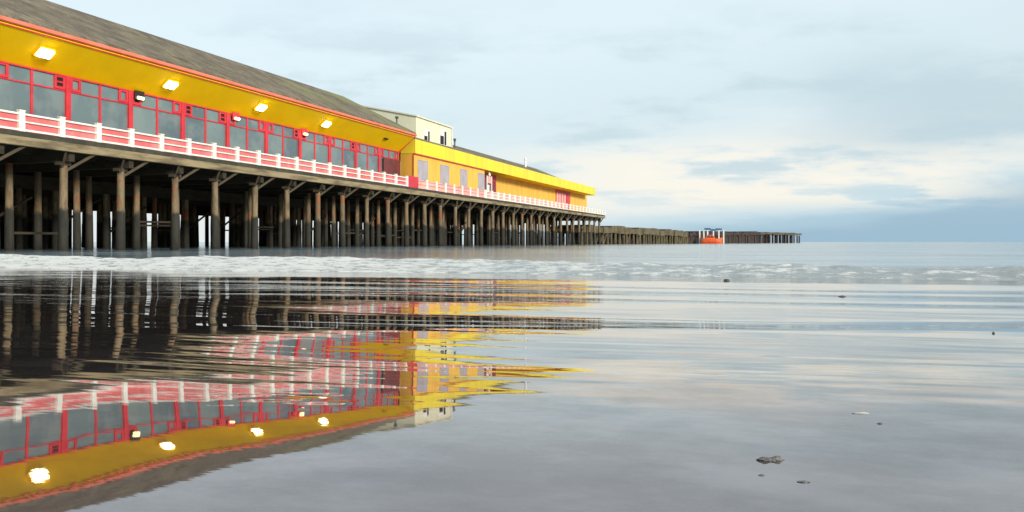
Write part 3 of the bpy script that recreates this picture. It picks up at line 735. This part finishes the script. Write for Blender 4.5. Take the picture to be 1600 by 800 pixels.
# ------------------------------------------------------------------ sky, sun, camera
SUN_EL, SUN_AZ = math.radians(18), math.radians(132)              # azimuth clockwise from +Y
world = bpy.data.worlds.new('World'); S.world = world; world.use_nodes = True
n, l = world.node_tree.nodes, world.node_tree.links
bg = n['Background']; tc = n.new('ShaderNodeTexCoord'); D = tc.outputs['Generated']
sky = n.new('ShaderNodeTexSky'); sky.sky_type = 'NISHITA'; sky.sun_disc = False
sky.sun_elevation = SUN_EL; sky.sun_rotation = SUN_AZ; sky.air_density = 1.0; sky.dust_density = 2.0
sp = n.new('ShaderNodeSeparateXYZ'); l.new(D, sp.inputs[0])
el = sp.outputs[2]
# azimuth towards the right of the view: x / y
az = math_n(n, l, 'DIVIDE', sp.outputs[0], math_n(n, l, 'MAXIMUM', sp.outputs[1], .05))
# cloud-plane projection
inv = math_n(n, l, 'DIVIDE', 1.0, math_n(n, l, 'ADD', math_n(n, l, 'MAXIMUM', el, 0.0), .13))
vm = n.new('ShaderNodeVectorMath'); vm.operation = 'SCALE'; l.new(D, vm.inputs[0]); l.new(inv, vm.inputs['Scale'])
cv = scaled(n, l, vm.outputs[0], (.85, .8, .0))
big = noise(n, l, cv, .9, 7, .55)
med = noise(n, l, scaled(n, l, vm.outputs[0], (.9, 1.1, 0), (0, 0, .3)), 1.35, 7, .6)
rmp = n.new('ShaderNodeValToRGB'); cr = rmp.color_ramp; cr.interpolation = 'EASE'
def setramp(cr, pts):
    while len(cr.elements) > 1: cr.elements.remove(cr.elements[-1])
    cr.elements[0].position = pts[0][0]; cr.elements[0].color = (*pts[0][1], 1)
    for p, c in pts[1:]:
        e = cr.elements.new(p); e.color = (*c, 1)
wob = math_n(n, l, 'ADD', el, math_n(n, l, 'MULTIPLY', math_n(n, l, 'SUBTRACT', big, .5), .05))
wob = math_n(n, l, 'ADD', wob, math_n(n, l, 'MULTIPLY', math_n(n, l, 'MINIMUM', math_n(n, l, 'SUBTRACT', .3, az), .6), .11))
l.new(math_n(n, l, 'MULTIPLY', wob, 2.0), rmp.inputs[0])
setramp(cr, [(0.0, (.35, .52, .65)), (.035, (.42, .60, .72)), (.075, (.60, .75, .82)), (.12, (.82, .87, .86)), (.2, (.80, .86, .87)), (.32, (.70, .83, .88)), (.55, (.76, .89, .95)), (1., (.70, .82, .92))])
skyc = rmp.outputs[0]
# grey-blue cloud patches over the pale veil, mostly low and mid sky
band = math_n(n, l, 'MULTIPLY', maprange(n, l, el, .02, .09), maprange(n, l, el, .17, .30, 1, .15))
pm = math_n(n, l, 'MULTIPLY', maprange(n, l, med, .47, .66), band)
skyc = mix_rgb(n, l, math_n(n, l, 'MULTIPLY', pm, .75), skyc, (.54, .68, .74))
# cream break in the cloud low on the right
cb_ = math_n(n, l, 'MULTIPLY', maprange(n, l, el, .028, .055), maprange(n, l, el, .09, .135, 1, 0))
cb_ = math_n(n, l, 'MULTIPLY', cb_, maprange(n, l, math_n(n, l, 'ABSOLUTE', math_n(n, l, 'SUBTRACT', az, .30)), .12, .42, 1, 0))
cb_ = math_n(n, l, 'MULTIPLY', cb_, maprange(n, l, med, .45, .60, 1, 0))
skyc = mix_rgb(n, l, math_n(n, l, 'MULTIPLY', cb_, .95), skyc, (.96, .92, .82))
mass = math_n(n, l, 'MULTIPLY', maprange(n, l, az, .22, .52), math_n(n, l, 'MULTIPLY', maprange(n, l, el, .075, .12), maprange(n, l, el, .16, .25, 1, 0)))
mass = math_n(n, l, 'MULTIPLY', mass, maprange(n, l, big, .38, .54))
skyc = mix_rgb(n, l, math_n(n, l, 'MULTIPLY', mass, .8), skyc, (.52, .66, .73))
nis = n.new('ShaderNodeVectorMath'); nis.operation = 'SCALE'; l.new(sky.outputs[0], nis.inputs[0]); nis.inputs['Scale'].default_value = .10
tot = mix_rgb(n, l, .10, skyc, nis.outputs[0])
l.new(tot, bg.inputs['Color']); bg.inputs['Strength'].default_value = .6

sd = bpy.data.lights.new('sun', 'SUN'); sd.energy = 2.3; sd.angle = math.radians(12); sd.color = (1., .93, .82)
so = bpy.data.objects.new('sun', sd); COL.objects.link(so)
dv = Vector((math.sin(SUN_AZ) * math.cos(SUN_EL), math.cos(SUN_AZ) * math.cos(SUN_EL), math.sin(SUN_EL)))
so.rotation_euler = (-dv).to_track_quat('-Z', 'Y').to_euler(); so.location = (0, 0, 40)

cd = bpy.data.cameras.new('camera'); cd.sensor_width = 36; cd.lens = 36 * F / 1600; cd.shift_y = -(400 - HOR) / 1600
cd.clip_start = .05; cd.clip_end = 20000
co = bpy.data.objects.new('camera', cd); COL.objects.link(co); co.location = (0, 0, CZ); co.rotation_euler = (math.pi / 2, 0, 0)
S.camera = co
S.view_settings.view_transform = 'Standard'; S.view_settings.look = 'None'; S.view_settings.exposure = .85; S.view_settings.gamma = 1
S.render.engine = 'CYCLES'; S.cycles.max_bounces = 8; S.cycles.use_denoising = True
